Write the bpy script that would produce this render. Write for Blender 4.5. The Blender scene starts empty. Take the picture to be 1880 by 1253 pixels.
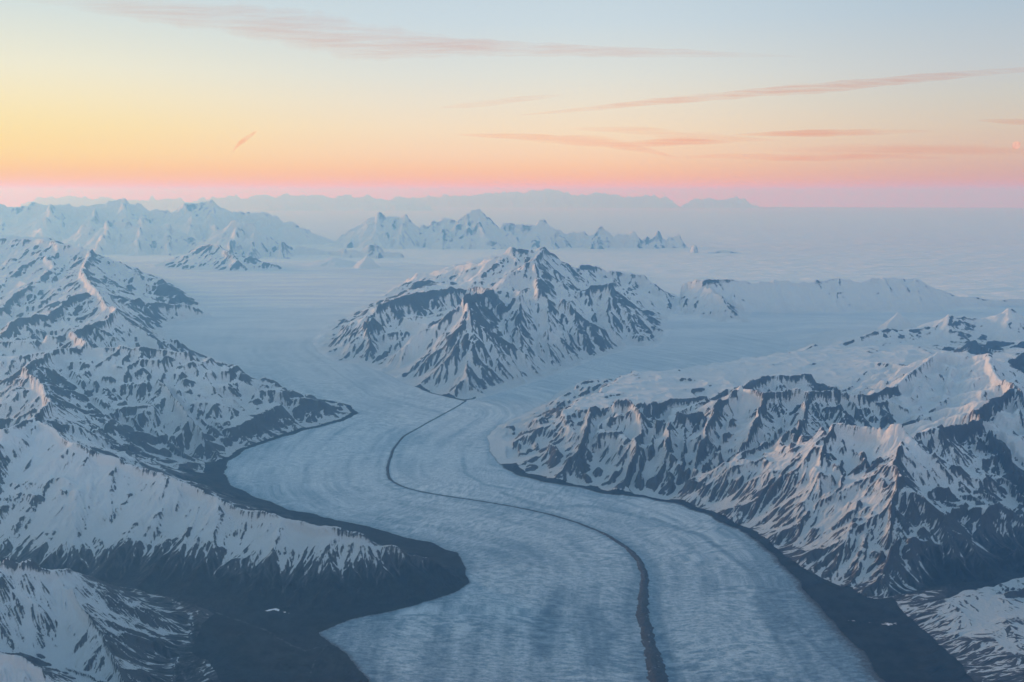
# Glacier valley at dusk seen from the air.  1 Blender unit = 100 m.
import bpy, math, time
import numpy as np
T0 = time.time()
QUALITY = 1.05
RAIN = (12, 130000, 60)          # 1 = final grid density
F32 = np.float32
sc = bpy.context.scene
COL = sc.collection

# ------------------------------------------------------------------ camera
W, Hh = 1880.0, 1253.0
FOC = 1828.0                       # focal length in photo pixels
CAMZ = 47.7
PITCH = math.radians(8.57)
RE = 400000.0                       # effective earth radius (refraction included)
CP, SP = math.cos(PITCH), math.sin(PITCH)
cam_d = bpy.data.cameras.new('camera')
cam = bpy.data.objects.new('camera', cam_d)
COL.objects.link(cam)
cam.location = (0, 0, CAMZ)
cam.rotation_euler = (math.pi/2 - PITCH, 0, 0)
cam_d.sensor_width = 36.0
cam_d.lens = 36.0*FOC/W
cam_d.clip_start = 0.5
cam_d.clip_end = 60000
sc.camera = cam

def ray(px, py):
    a = (px - W/2)/FOC; b = -(py - Hh/2)/FOC
    # camera forward = (0,CP,-SP), up = (0,SP,CP)
    return np.array([a, CP + b*SP, -SP + b*CP])
def drop(x, y): return (x*x + y*y)/(2*RE)
def P(px, py, Y):
    """point on the sight line of a pixel at ground distance Y: (x, y, altitude)"""
    r = ray(px, py); k = Y/r[1]
    x = r[0]*k; z = CAMZ + r[2]*k
    return np.array([x, Y, z + drop(x, Y)])
BY = [40, 100, 150, 200, 250, 280, 320, 420, 3000]
BZ = [-0.6, 0, 1.0, 3.0, 5.2, 7.4, 10.5, 11.2, 11.2]
def base_y(y): return np.interp(y, BY, BZ)
def G(px, py):
    """ground (valley floor / ice surface) point seen at a pixel"""
    Y = 150.0
    r = ray(px, py)
    for _ in range(40):
        x = r[0]*Y/r[1]
        z = base_y(Y) - drop(x, Y)
        Yn = (z - CAMZ)/r[2]*r[1]
        Y = 0.5*Y + 0.5*min(max(Yn, 40), 900)
    x = r[0]*Y/r[1]
    return np.array([x, Y, base_y(Y)])
def C(px, py, fy, s=0.55):
    """crest point: the face below it falls with slope s to the ground seen at row fy"""
    f = G(px, fy); r = ray(px, py); t = -r[2]/r[1]
    Y = (CAMZ - f[2] + s*f[1])/(t + s)
    return P(px, py, Y)

# ------------------------------------------------------------------ numpy noise
def hash2(ix, iy, seed):
    h = (ix.astype(np.uint32)*np.uint32(374761393)) ^ (iy.astype(np.uint32)*np.uint32(668265263)) ^ np.uint32((seed*2246822519) & 0xffffffff)
    h = (h ^ (h >> np.uint32(13)))*np.uint32(1274126177)
    h ^= h >> np.uint32(16)
    return h
def perlin(x, y, seed):
    xi = np.floor(x); yi = np.floor(y)
    fx = (x - xi).astype(F32); fy = (y - yi).astype(F32)
    xi = xi.astype(np.int32); yi = yi.astype(np.int32)
    u = fx*fx*fx*(fx*(fx*6 - 15) + 10); v = fy*fy*fy*(fy*(fy*6 - 15) + 10)
    def g(ox, oy):
        a = (hash2(xi + ox, yi + oy, seed) & np.uint32(1023)).astype(F32)*F32(2*math.pi/1024)
        return np.cos(a)*(fx - ox) + np.sin(a)*(fy - oy)
    n0 = g(0, 0); n0 += u*(g(1, 0) - n0)
    n1 = g(0, 1); n1 += u*(g(1, 1) - n1)
    return (n0 + v*(n1 - n0))*F32(1.5)
def fbm(x, y, wl, octs, seed, gain=0.5, cell=None, ridged=False):
    out = np.zeros(x.shape, F32); a = 1.0; tot = 0
    for o in range(octs):
        n = perlin(x/wl, y/wl, seed + o*17)
        if ridged: n = 1 - 2*np.abs(n)
        if cell is not None: n = n*np.clip(wl/cell*0.4 - 0.6, 0, 1)
        out += a*n; tot += a; a *= gain; wl *= 0.5
    return out/tot
def sstep(a, b, x):
    t = np.clip((x - a)/(b - a), 0, 1)
    return t*t*(3 - 2*t)

# ------------------------------------------------------------------ fan grids
class Fan:
    """grid whose cells grow with distance: x = y*u, rows at geometric distances"""
    def __init__(s, u0, u1, y0, y1, step):
        nu = int((u1 - u0)/step) + 1; nv = int(math.log(y1/y0)/step) + 1
        s.u = np.linspace(u0, u1, nu); s.v = np.linspace(math.log(y0), math.log(y1), nv)
        s.du = s.u[1] - s.u[0]; s.dv = s.v[1] - s.v[0]
        s.Y = np.repeat(np.exp(s.v)[:, None], nu, 1).astype(F32)
        s.X = (s.Y*s.u[None, :]).astype(F32)
        s.cell = s.Y*F32(s.du)
        s.shape = s.X.shape
    def win(s, x0, x1, y0, y1):
        y0 = max(y0, 1.0); y1 = max(y1, 1.1)
        us = [x0/y0, x0/y1, x1/y0, x1/y1]
        i0 = np.searchsorted(s.v, math.log(y0)); i1 = np.searchsorted(s.v, math.log(y1)) + 1
        j0 = np.searchsorted(s.u, min(us)); j1 = np.searchsorted(s.u, max(us)) + 1
        return slice(max(i0 - 1, 0), min(i1, s.shape[0])), slice(max(j0 - 1, 0), min(j1, s.shape[1]))
    def grad(s, H):
        Hv, Hu = np.gradient(H)
        Hu = Hu/F32(s.du); Hv = Hv/F32(s.dv)
        gx = Hu/s.Y; gy = (Hv - s.X*gx)/s.Y
        return gx.astype(F32), gy.astype(F32)

def seg_dist(X, Y, a, b):
    dx, dy = b[0] - a[0], b[1] - a[1]; L2 = dx*dx + dy*dy + 1e-9
    t = np.clip(((X - a[0])*dx + (Y - a[1])*dy)/L2, 0, 1)
    ex = X - (a[0] + t*dx); ey = Y - (a[1] + t*dy)
    return np.sqrt(ex*ex + ey*ey), t

def poly_dist(fan, WX, WY, pts, dmax, closed=True):
    """unsigned distance to a polyline, limited to dmax"""
    D = np.full(fan.shape, dmax, F32)
    n = len(pts)
    for i in range(n if closed else n - 1):
        a, b = pts[i], pts[(i + 1) % n]
        w = fan.win(min(a[0], b[0]) - dmax - 3, max(a[0], b[0]) + dmax + 3, min(a[1], b[1]) - dmax - 3, max(a[1], b[1]) + dmax + 3)
        if D[w].size == 0: continue
        d, t = seg_dist(WX[w], WY[w], a, b)
        D[w] = np.minimum(D[w], d)
    return D
def inside(X, Y, pts):
    ins = np.zeros(X.shape, bool); n = len(pts)
    for i in range(n):
        x1, y1 = pts[i][0], pts[i][1]; x2, y2 = pts[(i + 1) % n][0], pts[(i + 1) % n][1]
        if y1 == y2: continue
        lo, hi = min(y1, y2), max(y1, y2)
        rows = np.where((Y.min(1) <= hi) & (Y.max(1) >= lo))[0]
        if len(rows) == 0: continue
        sl = slice(rows[0], rows[-1] + 1)
        yy = Y[sl]; xi = x1 + (yy - y1)*(x2 - x1)/(y2 - y1)
        ins[sl] ^= ((yy > lo) & (yy <= hi) & (X[sl] < xi))
    return ins

def gullies(X, Y, gx, gy, wl, seed):
    """stripes that run down the slope and branch; returns cos and sin phase"""
    x = X/F32(wl); y = Y/F32(wl)
    m = np.sqrt(gx*gx + gy*gy) + F32(1e-5)
    sx = -gy/m; sy = gx/m
    xi = np.floor(x); yi = np.floor(y)
    fx = x - xi; fy = y - yi
    xi = xi.astype(np.int32); yi = yi.astype(np.int32)
    c = np.zeros(X.shape, F32); s = np.zeros(X.shape, F32); wt = np.full(X.shape, 1e-4, F32)
    for oy in (-1, 0, 1):
        for ox in (-1, 0, 1):
            h = hash2(xi + ox, yi + oy, seed)
            px = (h & np.uint32(255)).astype(F32)/256; py = ((h >> np.uint32(8)) & np.uint32(255)).astype(F32)/256
            vx = fx - ox - px; vy = fy - oy - py
            w = np.maximum(np.exp(-2.2*(vx*vx + vy*vy)) - F32(0.02), 0)
            ph = (vx*sx + vy*sy)*F32(2*math.pi)
            c += np.cos(ph)*w; s += np.sin(ph)*w; wt += w
    return c/wt, s/wt, sx, sy

#@RIDGES
# ------------------------------------------------------------------ ridges
# group: (name, label, category) ; ridge = (slope, [points])
GROUPS = []
def group(name, label, **kw):
    g = dict(name=name, label=label, ridges=[], snowline=kw.get('snowline', -9), bias=kw.get('bias', 0.0),
             gul=kw.get('gul', 1.0), rough=kw.get('rough', 1.0), rain=kw.get('rain', 1))
    GROUPS.append(g); return g
def rd(g, s, *pts): g['ridges'].append((s, [np.asarray(p, float) for p in pts]))

# near left corner hill
g = group('snowy_hill', 'snow covered hill with dark rocky right flank in the lower left corner', snowline=1.5, bias=-0.24, gul=.5, rough=.6)
rd(g, .62, P(-150,1000,98), P(0,1026,98), P(60,1031,99), P(105,1040,99.5), P(125,1062,99), P(155,1115,95), P(200,1190,90), P(235,1260,85))
rd(g, .62, P(-60,1180,84), P(60,1215,82), P(130,1262,80))
# left spur
g = group('rocky_spur', 'long snow topped spur on the left with dark bare lower slopes beside the glacier bend', snowline=3.9, bias=-0.22, gul=.45, rough=.6)
rd(g, .5, P(-120,760,150), C(0,790,1075), P(65,768,147), C(130,812,1080), C(180,828,1085), C(260,860,1090), C(300,870,1095), C(370,905,1105), C(420,926,1110),
   C(470,940,1115), C(540,956,1122), C(600,966,1126), C(680,985,1122), C(740,1004,1112), C(800,1024,1100), C(845,1050,1085), G(862,1070))
rd(g, .55, C(180,828,1085), C(110,900,1080,.55), C(0,950,1080,.55))
rd(g, .5, C(370,905,1105), P(345,960,121), P(300,1010,117))
rd(g, .5, C(540,956,1122), P(520,1010,119), P(500,1050,115))
# left middle mountain
g = group('rocky_mountain', 'streaked rocky mountain sloping down to the glacier at the left bend', snowline=2.0, bias=-.12)
rd(g, .33, P(-120,640,205), P(30,655,200), P(100,645,203), P(160,632,207), P(250,640,203), P(310,642,204), P(350,650,203), P(400,672,201), P(440,700,197), P(480,713,196),
   P(560,728,195), P(620,740,194.5), G(655,760))
rd(g, .5, P(100,645,203), P(45,672,185), P(75,705,172), P(90,740,160), P(65,768,148))
rd(g, .45, P(310,642,204), P(290,690,192), P(330,740,182), P(370,790,172))
rd(g, .45, P(440,700,197), P(420,725,191), P(460,752,186))
# left upper mountains
g = group('snowy_mountain', 'snow mountain group with dark ribs at the left above the broad ice basin', snowline=-5, bias=-.17)
rd(g, .5, P(160,632,207), P(130,610,225), P(190,590,238), P(245,540,262), P(285,505,285), P(318,527,283), P(362,549,280))
rd(g, .55, P(245,540,262), P(290,575,262), P(330,600,258), G(350,622))
rd(g, .5, P(285,505,285), P(340,560,283), G(393,583))
rd(g, .5, P(245,540,262), P(205,570,252), P(150,600,240), P(90,640,222))
rd(g, .5, P(205,570,252), P(250,600,243), P(290,630,232), G(315,655))
rd(g, .42, P(245,540,262), P(178,535,280), P(150,500,320), P(168,459,362), P(215,480,352), P(257,503,340))
rd(g, .42, P(168,459,362), P(110,447,370), P(60,425,395), P(-30,415,410), P(-160,420,420))
rd(g, .42, P(60,425,395), P(100,490,345), P(60,520,320), P(0,560,290))
rd(g, .42, P(178,535,280), P(130,545,275), P(90,575,260), P(20,590,250))
rd(g, .38, P(130,610,225), P(50,625,222), P(-80,630,222))
# small rocks on the snow basin
g = group('rocky_outcrop', 'small dark rock outcrop on the snow basin right of the left mountains', snowline=-5, bias=.3)
rd(g, .35, P(322,502,342), P(336,499,343), P(350,508,342))
g = group('snowy_ridge', 'low snow ridge with a dark rock tip between the far left range and the snow basin', snowline=-5, bias=0)
rd(g, .38, P(372,449,500), P(400,450,490), P(430,472,470), P(450,490,455))
rd(g, .38, P(440,476,475), P(458,470,475), P(480,480,472), P(512,487,468))
g = group('snow_pyramid', 'small pointed snow pyramid standing alone on the ice field by the cloud edge', snowline=-9, bias=-.55, rain=0)
rd(g, .95, P(652,485,482), P(674,466,482), P(694,487,480))
g = group('snow_hump', 'low rounded snow hump left of the small snow pyramid', snowline=-9, bias=-.3)
rd(g, .2, P(585,479,500), P(612,473,500), P(636,481,498))

# central massif
g = group('pyramid_peak', 'pyramid shaped peak with parallel rock ribs above the fork of the two ice streams', snowline=-5, bias=-.08, gul=1.25)
rd(g, .78, P(795,560,234), P(820,552,232), P(838,565,232), P(890,602,228), P(930,640,222), P(946,668,216), G(975,706))
rd(g, .74, P(820,552,232), P(782,585,229), P(765,620,224), P(752,660,216), G(750,704))
rd(g, .74, P(820,552,232), P(818,600,223), P(835,660,214), P(845,705,207))
rd(g, .74, P(820,552,232), P(845,545,245), P(875,538,262), P(905,532,280))
g = group('rocky_ridge', 'dark rocky ridge forming the left arm of the central massif', snowline=-5, bias=-.06)
rd(g, .74, G(570,628), P(600,598,251), P(625,585,256), P(660,572,262), P(700,558,268), P(740,545,275), P(790,533,283), P(860,526,292), P(905,532,280))
rd(g, .74, P(600,598,251), P(605,630,243), G(612,664))
rd(g, .74, P(660,572,262), P(668,600,254), G(685,640))
g = group('rocky_outcrop', 'small dark rock outcrop standing in snow behind the left arm of the central massif', snowline=-5, bias=.3)
rd(g, .4, P(750,523,322), P(770,516,324), P(795,518,324))
g = group('summit_peak', 'highest snow peak of the central massif with a dark right shoulder', snowline=-9, bias=-.2)
rd(g, .55, P(920,462,335), P(940,455,335), P(970,457,336), P(1000,452,336), P(1024,478,332), P(1050,484,336), P(1090,489,345), P(1140,500,345), P(1200,510,340), P(1250,518,330), P(1290,514,322), P(1320,538,312), P(1346,567,300))
rd(g, .38, P(940,455,335), P(880,480,345), P(800,498,358), P(740,505,365))
rd(g, .6, P(982,474,302), P(1000,455,330))
rd(g, .6, P(905,528,290), P(935,500,296), P(962,482,301), P(982,474,302), P(1000,500,299), P(1030,522,296), P(1055,535,293))
rd(g, .55, P(982,474,302), P(985,510,290), P(990,540,277), P(985,558,268))
g = group('ribbed_peak', 'lower ribbed rock peak right of the pyramid peak and under the summit', snowline=-5, bias=-.06, gul=1.2)
rd(g, .72, P(880,575,258), P(920,556,263), P(960,540,268), P(985,558,268), P(1016,578,258), P(1050,592,254), P(1100,608,248), G(1140,640))
rd(g, .72, P(1016,578,258), P(1010,620,246), P(1035,655,238), G(1050,676))
rd(g, .72, P(985,530,272), P(1040,550,270), P(1090,585,258), P(1125,625,246), G(1135,648))
rd(g, .70, P(960,540,268), P(945,590,250), P(975,640,234), G(1000,692))
g = group('rocky_peak', 'rocky peak on the right arm of the central massif with a curved dark end', snowline=-5, bias=-.06)
rd(g, .70, P(1055,535,293), P(1090,522,294), P(1125,519,293), P(1160,545,285), P(1190,552,285), P(1215,572,278), P(1228,592,271), P(1222,612,265), G(1212,632))
rd(g, .70, P(1125,519,293), P(1115,560,280), P(1122,595,270))
# far right ridge in front of the cloud sea
g = group('snow_ridge', 'long white scalloped ridge on the right in front of the cloud sea', snowline=-9, bias=-.36, rain=0)
rd(g, .6, P(1290,514,322), P(1350,515,325), P(1380,521,324), P(1432,515,325), P(1462,521,323), P(1540,512,326), P(1580,519,323), P(1622,508,327), P(1650,512,326), P(1680,510,328), P(1722,531,324), P(1765,546,322),
   P(1795,546,322), P(1820,551,322), P(1860,549,324), P(1960,552,324))
for px, y0, px2, y2 in ((1350,516,1345,548), (1432,516,1420,552), (1540,513,1532,552), (1580,519,1590,556), (1622,509,1650,558), (1680,511,1690,556)):
    rd(g, .6, P(px, y0, 325), P((px+px2)/2, (y0+y2)/2+1, 319.5), P(px2, y2, 314))
g = group('snow_cone', 'tiny pale snow cone poking out of the ice field below the white ridge', snowline=-9, bias=-.5, rain=0)
rd(g, .8, P(1640,581,285), P(1650,573,286), P(1664,582,285))
# nunatak line
g = group('nunatak_ridge', 'thin broken line of dark rocks rising through the right ice field', snowline=-9, bias=-.08, rain=0)
rd(g, .42, P(1440,650,240), P(1478,644,241), P(1494,632,243), P(1515,640,243), P(1560,626,247), P(1590,615,250), P(1630,603,255), P(1680,602,258), P(1712,601,259))
g = group('snow_peak', 'sharp snow peak at the right end of the broken rock line', snowline=-9, bias=-.12, rain=0)
rd(g, .5, P(1712,601,259), P(1740,576,264), P(1770,584,266), P(1820,586,268))
rd(g, .5, P(1740,576,264), P(1738,595,258))
g = group('snow_peak', 'pointed white peak at the right edge above the ice field', snowline=-9, bias=-.2, rain=0)
rd(g, .45, P(1780,602,262), P(1830,588,266), P(1846,570,268), P(1855,568,268), P(1866,570,268), P(1880,577,268), P(1960,585,270))
rd(g, .45, P(1855,568,268), P(1850,600,258))
g = group('rocky_outcrop', 'dark rock outcrop in snow above the right snow dome', snowline=-9, bias=.3)
rd(g, .4, P(1762,640,236), P(1776,628,238), P(1796,630,238), P(1815,638,237))
g = group('rocky_outcrop', 'low chain of small dark rocks by the right edge above the snow dome', snowline=-9, bias=.25)
rd(g, .3, P(1815,630,243), P(1850,626,245), P(1960,622,248))

# right massif behind
g = group('snow_shoulder', 'smooth snow shoulder between the right ice arm and the dark right massif', snowline=-9, bias=.06, rough=.8)
rd(g, .22, G(1008,738), P(1035,715,204), P(1062,702,208), P(1110,696,212), P(1165,695,214), P(1200,700,214))
rd(g, .16, P(1200,700,212), P(1320,672,226), P(1450,662,230), P(1560,660,225), P(1640,668,215), P(1690,662,210))
rd(g, .2, P(900,790,187), P(935,778,186), P(960,782,184))
g = group('rocky_massif', 'dark rocky massif on the right whose broken faces drop to the ice bend', snowline=-.3, bias=-.08)
rd(g, .5, G(915,848), P(965,815,174.5), P(1010,792,175), P(1050,767,175.5), P(1085,747,176), P(1110,739,176.5), P(1150,735,176), P(1168,751,172), P(1190,768,168))
rd(g, .55, P(1085,747,176), P(1075,790,166), P(1050,840,158), P(1040,870,153))
rd(g, .5, P(1190,770,168), P(1225,767,168), P(1270,757,170), P(1310,745,172), P(1345,717,177), P(1358,711,178), P(1400,724,174), P(1450,714,176), P(1480,722,174), P(1530,718,175), P(1600,722,176), P(1660,705,185), P(1700,670,200))
rd(g, .5, P(1190,770,168), P(1168,805,161), P(1155,850,155), G(1125,900))
rd(g, .5, P(1310,745,172), P(1290,800,160), P(1265,850,153), P(1235,900,147.5))
rd(g, .5, P(1225,767,168), P(1225,820,157), P(1200,870,151))
rd(g, .5, P(1400,724,174), P(1385,780,160), P(1345,840,151))
rd(g, .55, P(1480,722,174), P(1480,765,163), P(1450,790,155))
rd(g, .4, P(1150,735,176), P(1215,742,184), P(1230,735,186), P(1290,730,188), P(1345,717,187))
rd(g, .5, P(1358,711,178), P(1385,698,192), P(1410,690,195), P(1490,689,196))
g = group('snow_dome', 'broad bright snow dome and bowl on the right with a steep dark right edge', snowline=-9, bias=-.3, rough=.5)
rd(g, .34, P(1620,722,178), P(1665,690,190), P(1722,649,207), P(1770,655,205), P(1816,648,202), P(1822,680,190), P(1838,698,182), P(1858,706,177), P(1845,720,172), P(1818,735,167), P(1786,752,160.5))
g = group('dark_mountain', 'dark streaked mountain face at the right edge falling to the right valley', snowline=3.6, bias=.12, gul=1.2)
rd(g, .62, P(1816,649,200.5), P(1850,662,200), P(1880,650,204), P(1980,640,205))
rd(g, .62, P(1838,699,181), P(1858,707,175.5), P(1846,721,170.5), P(1818,736,165.5), P(1787,754,159), P(1800,768,156), P(1795,775,153.5), P(1748,780,150))
rd(g, .5, P(1858,707,175.5), P(1900,745,164), P(1960,780,155))
rd(g, .55, P(1800,768,156), P(1860,840,142), P(1900,900,134))
# near right peak
g = group('sharp_peak', 'sharp ridged peak in the right foreground with a sunlit snow face and dark right side', snowline=1.1, bias=-.08, gul=.8)
rd(g, .5, P(1748,780,150), P(1715,788,146), P(1680,792,143.5), P(1655,780,141.5), P(1600,789,144), P(1560,783,146), P(1527,777,147.5), P(1450,800,147.5), P(1400,828,147), P(1330,870,145), P(1280,900,144.5), G(1215,922))
rd(g, .54, P(1655,782,142), P(1650,830,134.6), P(1658,870,129.5), P(1640,902,126.3), P(1636,930,123.5), P(1650,962,121), P(1634,1008,116.8), P(1614,1050,113.6), G(1588,1096))
rd(g, .5, P(1652,820,136), P(1600,860,133.5), P(1550,893,132), P(1500,908,133), P(1430,938,133), G(1372,968))
rd(g, .5, P(1640,902,126.3), P(1580,950,124), P(1540,985,122.5), G(1480,1040))
rd(g, .5, P(1527,777,147.5), P(1515,830,140), P(1480,880,136), P(1440,905,136))
rd(g, .55, P(1680,792,143.5), P(1735,870,135.5), P(1795,950,127.5), G(1840,1005))
# lower right corner hill
g = group('snowy_hill', 'low rounded hill dusted with snow in the lower right corner', snowline=1.3, bias=.10, gul=.5)
rd(g, .36, G(1690,1165), P(1740,1128,108), P(1800,1103,109), P(1880,1078,110), P(1990,1050,112))
rd(g, .3, P(1800,1103,109), P(1790,1180,100), P(1780,1260,92))

# ------------------------------------------------------------------ ice outlines (read off on the ground)
ICE = [G(*p) for p in ((700,1300),(665,1235),(620,1190),(584,1162),(640,1141),(720,1121),(790,1104),(835,1089),(862,1070),(858,1045),(835,1016),(790,996),(740,987),(680,968),(600,951),
   (530,936),(470,916),(430,896),(411,870),(420,846),(450,826),(500,809),(560,791),(630,774),(656,760),(645,747),(610,737),(560,730),(520,718),(480,703),(440,683),(400,660),(350,645),
   (318,628),(305,608),(325,592),(360,586),(395,582),(385,568),(365,552),(335,532),(310,512),(400,500),(600,498),(740,512),(800,508),(900,500),(1100,545),(1240,600),(1346,592),(1420,600),(1450,630),
   (1440,655),(1300,674),(1180,696),(1100,700),(1040,712),(1005,738),(960,762),(915,782),(895,800),(900,830),(915,850),(950,874),(1000,886),(1060,894),(1110,907),
   (1180,913),(1240,926),(1300,946),(1370,980),(1420,1020),(1460,1060),(1500,1110),(1535,1150),(1575,1190),(1625,1253),(1655,1300))]
CENT = [G(*p) for p in ((570,628),(585,650),(612,666),(660,672),(700,682),(740,702),(790,722),(850,737),(900,727),(960,708),(1010,692),(1050,677),(1090,661),(1135,650),(1160,640),(1200,642),(1216,632),(1232,600),(1250,570),
   (1250,500),(900,480),(720,525),(690,552),(650,570),(600,592))]
MORAINE = [G(*p) for p in ((855,736),(838,748),(815,760),(770,785),(740,802),(722,825),(711,858),(714,880),(735,893),(770,903),(830,913),(880,920),(950,932),(1010,945),(1060,960),(1110,980),(1150,1005),
   (1174,1030),(1185,1060),(1180,1100),(1180,1130),(1190,1170),(1200,1210),(1210,1253),(1216,1300))]
MOR_W = [5,4,4,4,5,6,7,7,5,5,5,5,5,6,7,9,12,15,18,22,26,29,33,38,44]       # pixels
#@ENDRIDGES

# far ranges standing in the cloud sea
FAR = []
def far(name, label, s, *ridges, **kw): FAR.append(dict(name=name, label=label, s=s, ridges=[[np.asarray(p, float) for p in r] for r in ridges], bias=kw.get('bias', 0.05), rock=kw.get('rock', 1)))
def zig(pts, Y0, Y1):
    n = len(pts)
    return [P(p[0], p[1], Y0 + (Y1 - Y0)*i/max(n - 1, 1)) for i, p in enumerate(pts)]
def spurs(pts, Y, dY, foot):
    """short spurs running from crest points towards the viewer"""
    out = []
    for k, (px, py) in enumerate(pts):
        o = ((k*37) % 17 - 8)*1.6
        out.append([P(px, py, Y), P(px + o*.6, py + (foot - py)*.5, Y - dY*.5), P(px + o*1.3, foot, Y - dY)])
    return out
A1 = [(-60,385),(0,376),(40,380),(95,376),(140,384),(178,376),(228,371),(275,385),(320,384),(352,373),(385,371),(420,380),(440,388),(490,392),(530,405),(560,415)]
far('mountain_range', 'tall snowy mountain range at the far left under the yellow sky', .5, zig(A1, 770, 740), *spurs([(95,376),(178,376),(228,371),(352,373),(385,371),(440,388)], 756, 66, 425), bias=-.05)
A2 = [(150,420),(200,410),(262,402),(310,415),(345,440)]
A3 = [(370,440),(400,418),(435,406),(470,418),(520,440),(550,455),(600,460),(640,462)]
far('snowy_mountain', 'broad white mountain below the far left range', .55, zig(A2, 650, 640), *spurs([(200,410),(262,402),(310,415)], 645, 48, 455), bias=-.02)
far('snowy_mountain', 'white mountain with shadowed right flank beside the cloud filled valley', .6, zig(A3, 620, 590), *spurs([(435,406),(470,418),(520,440)], 608, 48, 464), bias=.02)
far('snowy_ridge', 'small toothed ridge just behind the little snow pyramid at the cloud edge', .6, zig([(620,464),(650,462),(680,452),(700,455),(720,462),(742,467)], 575, 575))
B1 = [(640,430),(672,402),(698,392),(720,402),(742,399),(765,412),(790,412),(815,400),(838,404),(860,392),(882,389),(905,405),(930,415),(960,416),(985,412),(1000,408),(1020,420),(1050,425),(1080,428),(1100,420),(1120,432),(1160,430),(1185,438),(1210,432),(1230,440),(1248,437),(1262,446)]
far('mountain_range', 'jagged snowy range standing as an island in the cloud sea', .6, zig(B1, 710, 680), *spurs([(698,392),(742,399),(815,400),(860,392),(882,389),(1000,408),(1100,420)], 698, 40, 450), bias=.06)
far('rocky_islet', 'small low rock islet in the cloud sea right of the jagged range', .5, zig([(1252,462),(1275,454),(1290,460),(1310,463),(1335,462),(1362,466)], 615, 615), bias=.1)
D1 = [(60, 370), (130, 366), (200, 370), (280, 368), (360, 370), (420, 366), (500, 364), (520, 362), (560, 365), (600, 367), (640, 364), (700, 366), (760, 370)]
far('distant_range', 'faint long range on the far left horizon under the peach glow', .5, zig(D1, 2700, 2700), rock=.5, bias=-.2)
D2 = [(480, 385), (520, 381), (550, 377), (600, 385), (660, 387), (700, 381), (735, 374), (760, 379), (790, 382)]
far('distant_range', 'low dim hills in the clouds left of the middle of the horizon', .5, zig(D2, 2300, 2300), rock=.5, bias=-.15)
D3 = [(760, 366.3), (820, 363.2), (860, 365.5), (900, 360.8), (940, 357.7), (970, 356.2), (1000, 353.8), (1030, 357.7), (1060, 362.4), (1090, 361.6), (1110, 360.1), (1140, 365.5), (1170, 367.1), (1200, 364.7), (1230, 370.2)]
far('distant_range', 'faint blue range on the middle horizon with the highest far summit', .5, zig(D3, 3100, 3000), rock=.6, bias=-.15)
far('distant_range', 'thin flat island of hills in the cloud at the right of the horizon', .4, zig([(1270,372),(1300,369),(1340,366),(1362,369)], 3000, 3000), rock=.5)

# ------------------------------------------------------------------ terrain heights
def ridge_max(fan, WX, WY, ridges, H, ID, gid, D0=26.0, zref=None):
    for s, pts in ridges:
        for a, b in zip(pts[:-1], pts[1:]):
            zt = max(a[2], b[2]); R = min((zt + 2)/s + 4, 140)
            w = fan.win(min(a[0], b[0]) - R, max(a[0], b[0]) + R, min(a[1], b[1]) - R, max(a[1], b[1]) + R)
            if H[w].size == 0: continue
            d, t = seg_dist(WX[w], WY[w], a, b)
            z = (a[2] + t*(b[2] - a[2]) - s*d*(1.12 - .24*np.minimum(d/R, 1))).astype(F32)
            m = z > H[w]
            H[w] = np.where(m, z, H[w])
            if ID is not None: ID[w] = np.where(m, gid, ID[w])

def blur(A, k):
    for ax in (0, 1):
        c = np.cumsum(np.pad(A, [(k + 1, k) if a == ax else (0, 0) for a in (0, 1)], mode='edge'), axis=ax, dtype=np.float64)
        n = 2*k + 1
        A = ((c[n:] - c[:-n]) if ax == 0 else (c[:, n:] - c[:, :-n])).astype(F32)/n
    return A
def carve(fan, H, amp, seed, wls, k):
    """carve branching gullies down the slopes; returns heights and a -1..1 rib value"""
    rib = np.zeros(fan.shape, F32); tot = 0; wgt = 1.0
    gx, gy = fan.grad(blur(H, 5))
    for i, wl in enumerate(wls):
        sl = np.sqrt(gx*gx + gy*gy)
        c, s, sx, sy = gullies(fan.X, fan.Y, gx, gy, wl, seed + i*7)
        fade = np.clip(wl/fan.cell/3.0 - .5, 0, 1)
        m = (amp*fade*sstep(.15, .5, sl)).astype(F32)
        cc = 1 - np.sqrt(np.maximum(.5 - .5*c, 0))*2            # sharp ribs, round gullies
        H = H + m*k*wl*(cc - .3)
        # next octave follows the slopes this one made (half strength)
        gx = gx - .5*m*k*s*sx*6.28; gy = gy - .5*m*k*s*sy*6.28
        rib += wgt*cc*m; tot += wgt; wgt *= .9
    return H.astype(F32), rib/tot
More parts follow.
